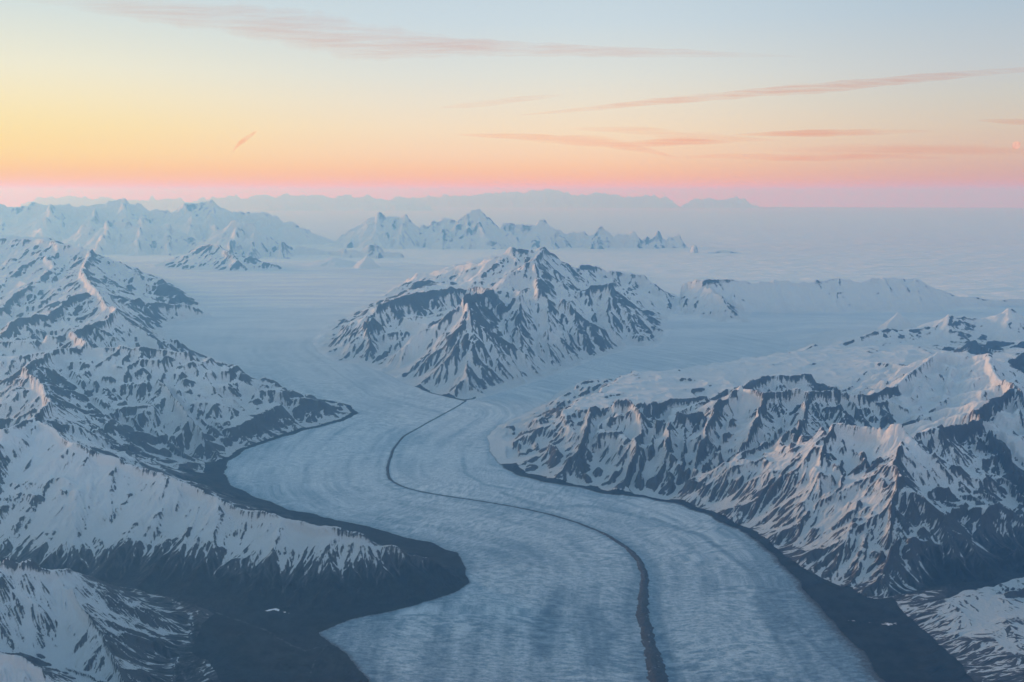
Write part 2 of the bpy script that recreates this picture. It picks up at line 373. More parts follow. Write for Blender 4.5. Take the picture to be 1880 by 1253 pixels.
def rain(fan, H, mask, batches, n, steps, seed, ero=.3, dep=.25, cap=5.0):
    """droplets that run downhill, cut rills and drop their load; returns heights and how much water passed"""
    rng = np.random.default_rng(seed); h, w = H.shape; H = H.astype(np.float64).ravel()
    cellrow = fan.cell[:, 0].astype(np.float64)
    flow = np.zeros(h*w); efade = 1 - .7*np.clip((fan.Y[:, 0] - 215)/60, 0, 1)
    cand = np.flatnonzero(mask.ravel())
    for b in range(batches):
        p = rng.choice(cand, n); pi = np.clip(p//w + rng.random(n), 1, h - 3); pj = np.clip(p % w + rng.random(n), 1, w - 3)
        di = np.zeros(n); dj = np.zeros(n); sp = np.ones(n); wa = np.ones(n); sd_ = np.zeros(n)
        for st in range(steps):
            i = pi.astype(np.int64); j = pj.astype(np.int64); a = pi - i; bb = pj - j
            q = i*w + j; cr = cellrow[i]
            h00 = H[q]; h01 = H[q + 1]; h10 = H[q + w]; h11 = H[q + w + 1]
            gi = ((h10 - h00)*(1 - bb) + (h11 - h01)*bb)/cr; gj = ((h01 - h00)*(1 - a) + (h11 - h10)*a)/cr
            h0 = (h00*(1 - bb) + h01*bb)*(1 - a) + (h10*(1 - bb) + h11*bb)*a
            di = di*.25 - gi*.75; dj = dj*.25 - gj*.75
            l = np.sqrt(di*di + dj*dj) + 1e-9; di /= l; dj /= l
            w00 = (1-a)*(1-bb); w01 = (1-a)*bb; w10 = a*(1-bb); w11 = a*bb
            ni = np.clip(pi + di, 1, h - 3); nj = np.clip(pj + dj, 1, w - 3)
            i2 = ni.astype(np.int64); j2 = nj.astype(np.int64); a2 = ni - i2; b2 = nj - j2; q2 = i2*w + j2
            h1 = (H[q2]*(1 - b2) + H[q2 + 1]*b2)*(1 - a2) + (H[q2 + w]*(1 - b2) + H[q2 + w + 1]*b2)*a2
            dh = (h1 - h0)/cr
            c = np.maximum(-dh, .02)*sp*wa*cap*.1
            e = np.where((sd_ > c) | (dh > 0), -np.where(dh > 0, np.minimum(dh, sd_), (sd_ - c)*dep), np.minimum((c - sd_)*ero, np.maximum(-dh, 0)*.5))
            sd_ = sd_ + e
            d = -e*cr*efade[i]
            idx = np.concatenate([q, q + 1, q + w, q + w + 1])
            H += np.bincount(idx, np.concatenate([d*w00, d*w01, d*w10, d*w11]), h*w)[:h*w]
            flow += np.bincount(q, wa, h*w)[:h*w]
            sp = np.sqrt(np.maximum(sp*sp - dh*1.5, .01)); sp = np.minimum(sp, 3)
            wa *= .985; pi = ni; pj = nj
    return H.reshape(h, w).astype(F32), flow.reshape(h, w).astype(F32)

def make_terrain():
    st = .00105/QUALITY
    fan = Fan(-.62, .62, 58, 585, st)
    X, Y = fan.X, fan.Y
    # gentle wobble so crests are not straight
    wx = X + .8*fbm(X, Y, 9, 4, 11, gain=.6) ; wy = Y + .8*fbm(X, Y, 9, 4, 23, gain=.6)
    B = base_y(Y).astype(F32)
    # the land dips under the cloud beyond this coast
    CX = [-400, -200, -60, 0, 20, 60, 120, 300]; CYv = [530, 525, 515, 470, 375, 350, 342, 342]
    coast = np.interp(X, CX, CYv)
    B = B - (7*sstep(0, 40, Y - coast)).astype(F32)
    B = B + (.5*fbm(X, Y, 30, 4, 5) + .10*fbm(X, Y*.6, 5, 4, 9, ridged=True, cell=fan.cell))*sstep(150, 260, Y)
    ex = (X + .25*(wx - X) + .7*fbm(X, Y, 4, 5, 31)).astype(F32); ey = (Y + .25*(wy - Y) + .7*fbm(X, Y, 4, 5, 33)).astype(F32)
    ice_in = inside(ex, ey, ICE); cent_in = inside(ex, ey, CENT)
    dI = poly_dist(fan, ex, ey, ICE, 24.0)
    dC = poly_dist(fan, ex, ey, CENT, 24.0)
    ice = ice_in & ~cent_in
    dg = np.where(ice, 0, np.where(cent_in, dC, np.minimum(dI, 24)))
    H = np.full(fan.shape, -50, F32); ID = np.full(fan.shape, -1, np.int16)
    for gi, g in enumerate(GROUPS):
        ridge_max(fan, wx, wy, g['ridges'], H, ID, gi)
    amp = np.ones(fan.shape, F32); bias = np.zeros(fan.shape, F32); snl = np.full(fan.shape, -9, F32); rough = np.ones(fan.shape, F32)
    for gi, g in enumerate(GROUPS):
        m = ID == gi
        amp[m] = g['gul']*(1 if g['rain'] else .22); bias[m] = g['bias']; snl[m] = g['snowline']; rough[m] = g['rough']
    apron = np.where(ice, 0, np.where(X > 0, .36, .2)*np.minimum(dg, 14)*sstep(300, 230, Y)*np.where(X > 0, .25 + .75*sstep(112, 150, Y), .3 + .7*sstep(112, 140, Y))).astype(F32)
    shade = np.isin(ID, [k for k, g in enumerate(GROUPS) if g['name'] in ('sharp_peak', 'dark_mountain')])
    snl = snl + (3.2*shade*sstep(45, 54, X)*sstep(146, 128, Y)).astype(F32)        # bare flank above the right valley
    h = np.maximum(H - B, 0); h = np.where(h > apron, h, apron)
    env = dg*.62 + .02*dg*dg*.3
    h = np.where(ice, 0, np.minimum(h, env))
    # high snow basins between the peaks of the central massif
    h = np.where(cent_in, np.maximum(h, .34*np.minimum(dC, 22) + .5*fbm(X, Y, 7, 4, 51)*np.clip(dC/4, 0, 1)), h)
    # soft foot
    h = h*sstep(-.2, 1.2, h)
    up = np.clip(h/4, 0, 1)
    n1 = fbm(X, Y, 9, 6, 41, cell=fan.cell, ridged=True)
    h = h + rough*up*(1.0*n1 - .3)*np.clip(h/9 + .25, 0, 1)
    Hh_ = B + np.maximum(h, 0)
    # valley floor relief off the ice
    Hh_ += np.where(ice, 0, .25*np.clip(dg/4, 0, 1)*fbm(X, Y, 5, 5, 61, cell=fan.cell))
    mt = np.clip(h/2.0, 0, 1)
    Hh_, rib = carve(fan, Hh_, amp*mt, 77, (11, 5.5, 2.8, 1.5), .13)
    t1 = time.time()
    Hh_, flow = rain(fan, Hh_, (h > .2) & (np.abs(X/Y) < .56) & ~np.isin(ID, [k for k, g in enumerate(GROUPS) if not g['rain']]), RAIN[0], RAIN[1], RAIN[2], 5, ero=.2)
    print('rain', round(time.time() - t1, 1))
    # crevassed ice: small real relief
    gx, gy = fan.grad(Hh_)
    slope = np.sqrt(gx*gx + gy*gy)
    curv = np.zeros_like(slope)
    k = max(2, int(4*QUALITY))
    sm = Hh_.copy()
    for ax in (0, 1):
        acc = np.zeros_like(sm); 
        for o in range(-k, k + 1): acc += np.roll(sm, o, ax)
        sm = acc/(2*k + 1)
    curv = (Hh_ - sm)/fan.cell                       # positive on ribs
    n2 = fbm(X, Y, 16, 5, 91, cell=fan.cell)
    n3 = fbm(X, Y, 2.4, 4, 97, cell=fan.cell)
    alt = Hh_
    fl = np.log1p(flow); fl = fl/ (np.mean(fl[h > 1]) + 1e-6)                     # about 1 on average
        # fine streaks down the slope
    bx, by = fan.grad(blur(Hh_, 3)); fine = np.zeros(fan.shape, F32)
    for q, (wl, wt) in enumerate(((1.9, .9), (1.0, 1.0), (.55, .9), (.3, .6))):
        c = gullies(X, Y, bx, by, wl, 501 + q)[0]
        fine += wt*c*np.clip(wl/fan.cell/2.5 - .5, 0, 1)
    low = sstep(2.0, -2.4, alt - snl - 1.5*n2 - 1.0*n3 + .6*(fl - 1) - .55*fine)       # bare ground under the snow line
    asp = gx/(slope + .05)
    n4 = fbm(X, Y, .9, 3, 107, cell=fan.cell); n6 = fbm(X, Y, 6, 3, 113, cell=fan.cell); n7 = fbm(X, Y, 11, 3, 127)
    rock = .52*sstep(.30, .95, slope) + .10*np.clip(curv, -1, 1) - .12*np.clip(fl - 1, -1.5, 1.2) + (.06*rib + .09*fine*(.35 + 1.3*sstep(-.25, .25, n7)))*amp + (.46*n2 + .28*n6) + .17*n3 + .11*n4 - .23*asp*sstep(.2, .5, slope) + bias - .035 + .34*sstep(6.5, -.5, alt - snl)*sstep(20, 8, alt - 0*snl)*(snl > -3)
    rock = np.where(h > .05, rock*np.clip(h/1.2, .0, 1), -.2)
    rock = np.maximum(rock, low*1.1*np.clip(dg/.5, 0, 1))
    rock = np.where(ice, -.4, rock)
    return dict(fan=fan, H=Hh_, ID=ID, h=h, ice=ice, cent=cent_in, dg=dg, dI=np.where(ice, np.minimum(dI, dC), 0), rock=rock, low=low, slope=slope)

# ------------------------------------------------------------------ mesh helpers
def mesh_from_grid(name, X, Y, Z, quads_mask, mat, attrs):
    """one mesh object out of the quads of a grid selected by the mask"""
    nv, nu = X.shape
    idx = np.arange(nv*nu, dtype=np.int32).reshape(nv, nu)
    q = np.stack([idx[:-1, :-1], idx[:-1, 1:], idx[1:, 1:], idx[1:, :-1]], -1)[quads_mask]
    if len(q) == 0: return None
    used = np.zeros(nv*nu, bool); used[q.ravel()] = True
    remap = np.cumsum(used, dtype=np.int32) - 1
    q = remap[q].astype(np.int32)
    zc = Z - drop(X.astype(np.float64), Y.astype(np.float64))
    co = np.stack([X.ravel()[used], Y.ravel()[used], zc.ravel()[used].astype(F32)], -1).astype(F32)
    me = bpy.data.meshes.new(name)
    me.vertices.add(len(co)); me.vertices.foreach_set('co', co.ravel())
    me.loops.add(q.size); me.loops.foreach_set('vertex_index', q.ravel())
    me.polygons.add(len(q)); me.polygons.foreach_set('loop_start', np.arange(0, q.size, 4, dtype=np.int32))
    try: me.polygons.foreach_set('loop_total', np.full(len(q), 4, np.int32))
    except Exception: pass
    me.polygons.foreach_set('use_smooth', np.ones(len(q), bool))
    for an, av in attrs.items():
        at = me.attributes.new(an, 'FLOAT', 'POINT'); at.data.foreach_set('value', av.ravel()[used].astype(F32))
    me.update(calc_edges=True)
    me.materials.append(mat)
    ob = bpy.data.objects.new(name, me); COL.objects.link(ob)
    return ob
SETS = dict(snowy_hill='snowy hills in the foreground corners', rocky_outcrop='rock outcrops poking through the snow', snow_peak='snow peaks on the right ice field',
    distant_range='faint ranges on the horizon', mountain_range='snowy ranges rising from the cloud', snowy_ridge='low snow ridges by the cloud edge', snowy_mountain='snowy mountains on the left')
def tag(o, label, cat, kind=None, grp=None):
    o['label'] = label; o['category'] = cat
    if kind: o['kind'] = kind
    if grp: o['group'] = grp
    return o

# ------------------------------------------------------------------ materials
class NT:
    def __init__(s, mat): s.t = mat.node_tree; s.n = s.t.nodes; s.l = s.t.links
    def new(s, typ, **kw):
        n = s.n.new(typ)
        for k, v in kw.items(): setattr(n, k, v)
        return n
    def link(s, a, b): s.l.new(a, b)
    def math(s, op, a, b=None, clamp=False):
        n = s.new('ShaderNodeMath', operation=op, use_clamp=clamp)
        for i, v in enumerate((a, b)):
            if v is None: continue
            if isinstance(v, (int, float)): n.inputs[i].default_value = v
            else: s.link(v, n.inputs[i])
        return n.outputs[0]
    def attr(s, name): 
        n = s.new('ShaderNodeAttribute', attribute_name=name); return n.outputs['Fac']
    def noise(s, vec, scale, detail=5, rough=.55, lac=2.0):
        n = s.new('ShaderNodeTexNoise'); n.inputs['Scale'].default_value = scale; n.inputs['Detail'].default_value = detail
        n.inputs['Roughness'].default_value = rough
        if vec is not None: s.link(vec, n.inputs['Vector'])
        return n.outputs['Fac']
    def smooth(s, v, a, b):
        n = s.new('ShaderNodeMapRange', interpolation_type='SMOOTHSTEP'); s.link(v, n.inputs['Value'])
        n.inputs['From Min'].default_value = a; n.inputs['From Max'].default_value = b
        return n.outputs['Result']
    def mix(s, f, a, b):
        n = s.new('ShaderNodeMix', data_type='RGBA')
        if isinstance(f, (int, float)): n.inputs['Factor'].default_value = f
        else: s.link(f, n.inputs['Factor'])
        for k, v in (('A', a), ('B', b)):
            sock = [i for i in n.inputs if i.name == k and i.type == 'RGBA'][0]
            if isinstance(v, tuple): sock.default_value = (*v, 1)
            else: s.link(v, sock)
        return [o for o in n.outputs if o.type == 'RGBA'][0]
def new_mat(name):
    m = bpy.data.materials.new(name); m.use_nodes = True; m.node_tree.nodes.clear()
    return m, NT(m)
def finish(t, color, rough, bump=None, strength=.5, dist=.1):
    b = t.new('ShaderNodeBsdfPrincipled'); o = t.new('ShaderNodeOutputMaterial')
    if isinstance(color, tuple): b.inputs['Base Color'].default_value = (*color, 1)
    else: t.link(color, b.inputs['Base Color'])
    b.inputs['Roughness'].default_value = rough
    b.inputs['Specular IOR Level'].default_value = .2
    if bump is not None:
        bn = t.new('ShaderNodeBump'); bn.inputs['Strength'].default_value = strength; bn.inputs['Distance'].default_value = dist
        t.link(bump, bn.inputs['Height']); t.link(bn.outputs['Normal'], b.inputs['Normal'])
    t.link(b.outputs['BSDF'], o.inputs['Surface'])

SNOW = (.80, .83, .87); ROCK = (.060, .062, .066)
def mat_mountain(name, scale=1.0, rockc=ROCK, ground=(.012, .015, .016)):
    m, t = new_mat(name)
    pos = t.new('ShaderNodeNewGeometry').outputs['Position']
    r = t.attr('rock')
    n1 = t.noise(pos, 2.6*scale, 6, .65); n2 = t.noise(pos, .7*scale, 4, .6)
    v = t.math('ADD', r, t.math('MULTIPLY', t.math('SUBTRACT', n1, .5), .34))
    v = t.math('ADD', v, t.math('MULTIPLY', t.math('SUBTRACT', n2, .5), .15))
    f = t.smooth(v, .37, .53)
    rc = t.mix(t.noise(pos, 1.3*scale, 5, .6), tuple(c*.6 for c in rockc), tuple(c*1.5 for c in rockc))
    gr = t.mix(t.smooth(t.noise(pos, .9*scale, 8, .72), .3, .7), tuple(c*.35 for c in ground), tuple(c*1.8 for c in ground))
    rc = t.mix(t.smooth(t.attr('low'), .5, .95), rc, gr)
    sn = t.noise(pos, .35*scale, 3)
    snow = t.mix(sn, tuple(c*.93 for c in SNOW), SNOW)
    if scale == 1.0:      # dim foreground light put into the snow colour, darker low down
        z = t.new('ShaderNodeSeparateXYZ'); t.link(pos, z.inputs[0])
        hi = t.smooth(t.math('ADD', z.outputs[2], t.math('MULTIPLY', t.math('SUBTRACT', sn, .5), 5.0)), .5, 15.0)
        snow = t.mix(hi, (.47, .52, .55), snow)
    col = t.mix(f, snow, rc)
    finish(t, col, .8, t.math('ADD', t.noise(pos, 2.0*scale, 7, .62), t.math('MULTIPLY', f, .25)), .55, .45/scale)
    return m
def field_snow(t, pos):
    """wind-streaked snow, greyed low down to carry the dim foreground light"""
    mp = t.new('ShaderNodeMapping'); mp.inputs['Scale'].default_value = (.03, .16, .1); t.link(pos, mp.inputs['Vector'])
    n = t.noise(mp.outputs[0], 1, 6, .6)
    sn = t.noise(pos, .35, 3)
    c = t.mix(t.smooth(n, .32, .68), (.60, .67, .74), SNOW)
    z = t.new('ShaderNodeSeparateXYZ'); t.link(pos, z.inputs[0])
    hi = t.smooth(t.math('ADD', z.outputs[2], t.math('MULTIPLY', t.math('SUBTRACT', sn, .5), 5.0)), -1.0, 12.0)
    return t.mix(hi, (.47, .52, .55), c), mp.outputs[0]  # low snow tinted darker in place of weaker light
def mat_field(name):
    m, t = new_mat(name)
    pos = t.new('ShaderNodeNewGeometry').outputs['Position']
    c, vec = field_snow(t, pos)
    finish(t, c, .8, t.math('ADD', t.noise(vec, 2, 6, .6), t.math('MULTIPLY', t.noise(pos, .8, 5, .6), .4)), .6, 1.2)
    return m
def mat_ice(name):
    m, t = new_mat(name)
    fs, ft = t.attr('flow_s'), t.attr('flow_t')
    cx = t.new('ShaderNodeCombineXYZ'); t.link(t.math('MULTIPLY', fs, 2.3), cx.inputs[0]); t.link(t.math('MULTIPLY', ft, .9), cx.inputs[1])
    cx2 = t.new('ShaderNodeCombineXYZ'); t.link(t.math('MULTIPLY', fs, .025), cx2.inputs[0]); t.link(t.math('MULTIPLY', ft, .42), cx2.inputs[1])
    pos = t.new('ShaderNodeNewGeometry').outputs['Position']
    crev = t.noise(cx.outputs[0], 1.0, 4, .6)                     # transverse crevasse waves
    band = t.noise(cx2.outputs[0], 1.0, 4, .55)                   # long flow bands
    blot = t.noise(pos, .075, 5, .6)
    bare = t.attr('bare')
    fine = t.noise(pos, 3.2, 4, .6)
    cx3 = t.new('ShaderNodeCombineXYZ'); t.link(t.math('MULTIPLY', fs, 1.05), cx3.inputs[0]); t.link(t.math('MULTIPLY', ft, .42), cx3.inputs[1])
    big = t.noise(cx3.outputs[0], 1.0, 3, .5)
    patch = t.smooth(t.noise(pos, .09, 3, .5), .42, .60)
    crev = t.math('ADD', t.math('MULTIPLY', crev, .62), t.math('MULTIPLY', t.math('ADD', .5, t.math('MULTIPLY', t.math('SUBTRACT', big, .5), t.math('MULTIPLY', patch, 1.9))), .38))
    wave = t.math('ADD', t.math('MULTIPLY', crev, .75), t.math('MULTIPLY', fine, .25))
    old = t.attr('old')
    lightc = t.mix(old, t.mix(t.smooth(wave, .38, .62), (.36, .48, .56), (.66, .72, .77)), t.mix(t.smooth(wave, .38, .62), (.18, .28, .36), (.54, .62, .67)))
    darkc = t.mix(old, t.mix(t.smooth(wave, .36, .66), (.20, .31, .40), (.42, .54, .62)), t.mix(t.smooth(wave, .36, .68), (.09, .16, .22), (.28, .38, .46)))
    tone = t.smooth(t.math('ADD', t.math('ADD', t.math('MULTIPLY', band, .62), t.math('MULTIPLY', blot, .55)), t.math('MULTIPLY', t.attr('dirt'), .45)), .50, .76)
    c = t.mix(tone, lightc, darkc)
    c = t.mix(bare, field_snow(t, pos)[0], c)
    dirt = t.smooth(t.math('ADD', t.attr('dirt'), t.math('MULTIPLY', t.math('SUBTRACT', t.noise(pos, 2.2, 6, .65), .5), .7)), .42, .80)
    c = t.mix(dirt, c, (.07, .07, .072))
    hgt = t.math('ADD', t.math('MULTIPLY', crev, 1.3), t.math('MULTIPLY', t.noise(pos, 4.0, 5, .6), .35))
    hgt = t.math('MULTIPLY', hgt, t.math('ADD', t.math('MULTIPLY', t.attr('bare'), .85), .15))
    finish(t, c, .7, hgt, .7, .35)
    return m
def mat_valley(name):
    m, t = new_mat(name)
    pos = t.new('ShaderNodeNewGeometry').outputs['Position']
    n = t.noise(pos, .5, 6, .65)
    c = t.mix(t.smooth(n, .3, .7), (.004, .006, .007), (.022, .027, .030))
    f = t.smooth(t.math('ADD', t.attr('stream'), t.math('MULTIPLY', t.math('SUBTRACT', t.noise(pos, 1.5, 5, .65), .5), .8)), .55, .8)
    c = t.mix(f, c, (.085, .10, .11))
    p = t.smooth(t.math('ADD', t.attr('patch'), t.math('MULTIPLY', t.math('SUBTRACT', t.noise(pos, .9, 6, .7), .5), 1.3)), .55, .66)
    c = t.mix(p, c, SNOW)
    finish(t, c, .9, n, .5, .3)
    return m
def mat_moraine(name):
    m, t = new_mat(name)
    pos = t.new('ShaderNodeNewGeometry').outputs['Position']
    n = t.noise(pos, 3.5, 6, .7)
    c = t.mix(n, (.022, .024, .028), (.10, .105, .11))
    c = t.mix(t.smooth(t.noise(pos, 2.0, 5, .7), .62, .72), c, (.6, .66, .7))
    finish(t, c, .9, n, .8, .25)
    return m
def mat_cloudsea(name):
    m, t = new_mat(name)
    pos = t.new('ShaderNodeNewGeometry').outputs['Position']
    mp = t.new('ShaderNodeMapping'); mp.inputs['Scale'].default_value = (.05, .16, .1); mp.inputs['Rotation'].default_value = (0, 0, -.12); t.link(pos, mp.inputs['Vector'])
    n = t.noise(mp.outputs[0], 1.0, 5, .6)
    b = t.new('ShaderNodeBsdfDiffuse'); b.inputs['Color'].default_value = (.92, .92, .93, 1)
    tr = t.new('ShaderNodeBsdfTranslucent'); tr.inputs['Color'].default_value = (.85, .85, .88, 1)
    mx = t.new('ShaderNodeMixShader'); mx.inputs[0].default_value = .0
    bn = t.new('ShaderNodeBump'); bn.inputs['Strength'].default_value = .8; bn.inputs['Distance'].default_value = 4.0
    t.link(n, bn.inputs['Height']); t.link(bn.outputs['Normal'], b.inputs['Normal'])
    t.link(b.outputs[0], mx.inputs[1]); t.link(tr.outputs[0], mx.inputs[2])
    o = t.new('ShaderNodeOutputMaterial'); t.link(mx.outputs[0], o.inputs['Surface'])
    return m

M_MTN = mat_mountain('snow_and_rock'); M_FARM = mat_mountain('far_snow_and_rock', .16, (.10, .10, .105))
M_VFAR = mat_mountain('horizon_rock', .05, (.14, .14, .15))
M_ICE = mat_ice('glacier_ice'); M_FIELD = mat_field('ice_field_snow'); M_VAL = mat_valley('dark_valley_ground'); M_MOR = mat_moraine('moraine_rubble')
M_SEA = mat_cloudsea('cloud_top')

# ------------------------------------------------------------------ build terrain objects
T = make_terrain()
fan = T['fan']; X, Y, H = fan.X, fan.Y, T['H']
print('terrain', fan.shape, round(time.time() - T0, 1))
# flow coordinates on the ice: distance along and across the moraine line
mor = np.array([(p[0], p[1]) for p in MORAINE])
def flow_coords():
    best = np.full(fan.shape, 1e9, F32); fs = np.zeros(fan.shape, F32); ft = np.zeros(fan.shape, F32); acc = 0
    rows = np.where(fan.Y[:, 0] < 330)[0][-1] + 1
    x, y = X[:rows], Y[:rows]
    # extend the line up the left arm
    line = np.concatenate([[G(560,560)[:2], G(600,640)[:2] + (-6, 0), G(720,720)[:2] + (-4, -4)], mor[2:]])
    for a, b in zip(line[:-1], line[1:]):
        dx, dy = b - a; L = math.hypot(dx, dy)
        d, t = seg_dist(x, y, a, b)
        side = np.sign((x - a[0])*dy - (y - a[1])*dx)
        m = d < best[:rows]
        best[:rows] = np.where(m, d, best[:rows]); fs[:rows] = np.where(m, acc + t*L, fs[:rows]); ft[:rows] = np.where(m, side*d, ft[:rows])
        acc += L
    return fs, ft, best
FS, FT, FD = flow_coords()
# bow the crevasse waves a little (ogives)
FSW = FS + .02*FT*FT/np.maximum(1, np.abs(FT)/6) + 1.2*fbm(X, Y, 10, 3, 131)
bare = np.where(T['ice'], sstep(335, 175, Y + 40*fbm(X, Y, 40, 4, 141)), 0)
def streak(pxs, w, amp):
    d = poly_dist(fan, X, Y, [G(*p) for p in pxs], w*3, closed=False)
    return amp*np.exp(-(d/w)**2)
dirt = .62*np.exp(-T['dI']/.8)*sstep(215, 160, Y)
dirt = np.maximum(dirt, .50*np.exp(-T['dI']/1.6)*sstep(140, 118, Y)*(X > 20))
dirt = np.maximum(dirt, streak(((920,905),(1000,930),(1090,930),(1200,955),(1290,985),(1380,1050),(1430,1120),(1500,1190),(1590,1270)), .55, .5))
dirt = np.maximum(dirt, streak(((850,840),(855,870),(890,890),(940,898)), .35, .45))
dirt = np.maximum(dirt, streak(((1030,1080),(1020,1110),(1005,1150),(995,1200)), 1.0, .42))
dirt = np.maximum(dirt, streak(((1090,1120),(1120,1160),(1100,1220)), 1.2, .36))
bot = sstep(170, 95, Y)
dirt = np.maximum(dirt, .40*np.exp(-(FD/(.3 + 1.6*bot))**2)*(FS > 60))
dirt = np.maximum(dirt, .80*np.exp(-T['dI']/(.4 + 2.6*sstep(150, 100, Y)))*(X > 12)*sstep(215, 180, Y))
dirt = np.maximum(dirt, .75*np.exp(-T['dI']/1.3)*sstep(112, 100, Y)*(X < -4))
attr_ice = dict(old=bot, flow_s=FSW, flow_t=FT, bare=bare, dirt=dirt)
attr_m = dict(rock=T['rock'], low=T['low'])
stream = .8*streak(((300,1115),(380,1128),(440,1145),(490,1160),(520,1180),(560,1195),(600,1185)), .45, .8)
stream = np.maximum(stream, streak(((600,1185),(580,1210),(565,1253)), .35, .62))
stream = np.maximum(stream, streak(((1500,1090),(1580,1140),(1680,1200),(1730,1253)), 1.2, .45))
patch = streak(((486,1126),(505,1123),(530,1129)), .4, .62)
patch = np.maximum(patch, .30*sstep(18, 24, X)*sstep(128, 120, Y) + .22*(X < 0))
patch = np.maximum(patch, streak(((1560,1140),(1640,1150)), 1.0, .5))
patch = np.maximum(patch, streak(((1880,1045),(1830,1075),(1770,1085)), 1.6, .9))
attr_v = dict(stream=stream, patch=patch)

# region of every quad
reg = np.where(T['ice'], 1000, np.where((T['h'] > .6) & (T['ID'] >= 0), T['ID'], np.where(((Y < 165) | ((X < -8) & (Y < 222) & (T['dg'] < 22))) & (T['dg'] > 0), 2000, 3000)))
# big valley slopes stay with the mountain that owns them
def quad_reg(r): return r[:-1, :-1]
QR = quad_reg(reg)
visible_depth = H[:-1, :-1] > 3.5
QR = np.where((~visible_depth) & (Y[:-1, :-1] > 345), -5, QR)
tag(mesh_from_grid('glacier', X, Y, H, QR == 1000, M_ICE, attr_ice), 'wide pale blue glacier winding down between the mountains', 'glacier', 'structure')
tag(mesh_from_grid('snow_field', X, Y, H, QR == 3000, M_FIELD, {}), 'smooth snow fields spread around the upper mountains', 'snow field', 'structure')
tag(mesh_from_grid('valley_floor', X, Y, H, QR == 2000, M_VAL, attr_v), 'dark bare valley floor beside the lower glacier', 'valley floor', 'structure')
for gi, g in enumerate(GROUPS):
    o = mesh_from_grid(g['name'], X, Y, H, QR == gi, M_MTN, attr_m)
    if o: tag(o, g['label'], g['name'].replace('_', ' '), 'structure', SETS.get(g['name']))
print('mesh', round(time.time() - T0, 1))

# ------------------------------------------------------------------ medial moraine: a rubble ridge lying on the ice
def height_at(x, y):
    u = x/y; fi = (math.log(y) - fan.v[0])/fan.dv; fj = (u - fan.u[0])/fan.du
    i = int(min(max(fi, 0), fan.shape[0] - 2)); j = int(min(max(fj, 0), fan.shape[1] - 2))
    a, b = fi - i, fj - j
    return float((1-a)*((1-b)*H[i, j] + b*H[i, j+1]) + a*((1-b)*H[i+1, j] + b*H[i+1, j+1]))
def make_moraine():
    pts = mor; wid = np.array([w*p[1]/FOC for w, p in zip(MOR_W, mor)])
    L = np.concatenate([[0], np.cumsum(np.hypot(*np.diff(pts, axis=0).T))])
    n = 1400; s = np.linspace(0, L[-1], n)
    # smooth curve through the points
    px = np.interp(s, L, pts[:, 0]); py = np.interp(s, L, pts[:, 1]); ww = np.interp(s, L, wid)
    ker = np.hanning(61); ker /= ker.sum()
    sm = lambda a: np.convolve(np.pad(a, 30, mode='reflect', reflect_type='odd'), ker, 'valid')
    px, py, ww = sm(px), sm(py), sm(ww)
    tx, ty = np.gradient(px), np.gradient(py); l = np.hypot(tx, ty); nx, ny = ty/l, -tx/l
    m = 17; tt = np.linspace(-1, 1, m)
    GX = np.zeros((n, m)); GY = np.zeros((n, m)); GZ = np.zeros((n, m))
    edgeL = fbm(s[:, None], s[:, None]*0 + .3, 1.6, 5, 201, gain=.7)[:, 0]; edgeR = fbm(s[:, None], s[:, None]*0 + .3, 1.6, 5, 211, gain=.7)[:, 0]
    for j, t in enumerate(tt):
        k = .5*ww*(1 + .9*(edgeR if t > 0 else edgeL))*t
        GX[:, j] = px + nx*k; GY[:, j] = py + ny*k
    lump = fbm(GX.astype(F32), GY.astype(F32), .9, 4, 221)
    for i in range(n):
        for j in range(m):
            prof = (1 - tt[j]**2)
            GZ[i, j] = height_at(GX[i, j], GY[i, j]) - .05 + (.07 + .16*ww[i])*prof*(1 + .7*lump[i, j])
    o = mesh_from_grid('medial_moraine', GX.astype(F32), GY.astype(F32), GZ.astype(F32), np.ones((n-1, m-1), bool), M_MOR, {})
    tag(o, 'dark winding line of rubble down the middle of the glacier', 'moraine', 'structure')
make_moraine()

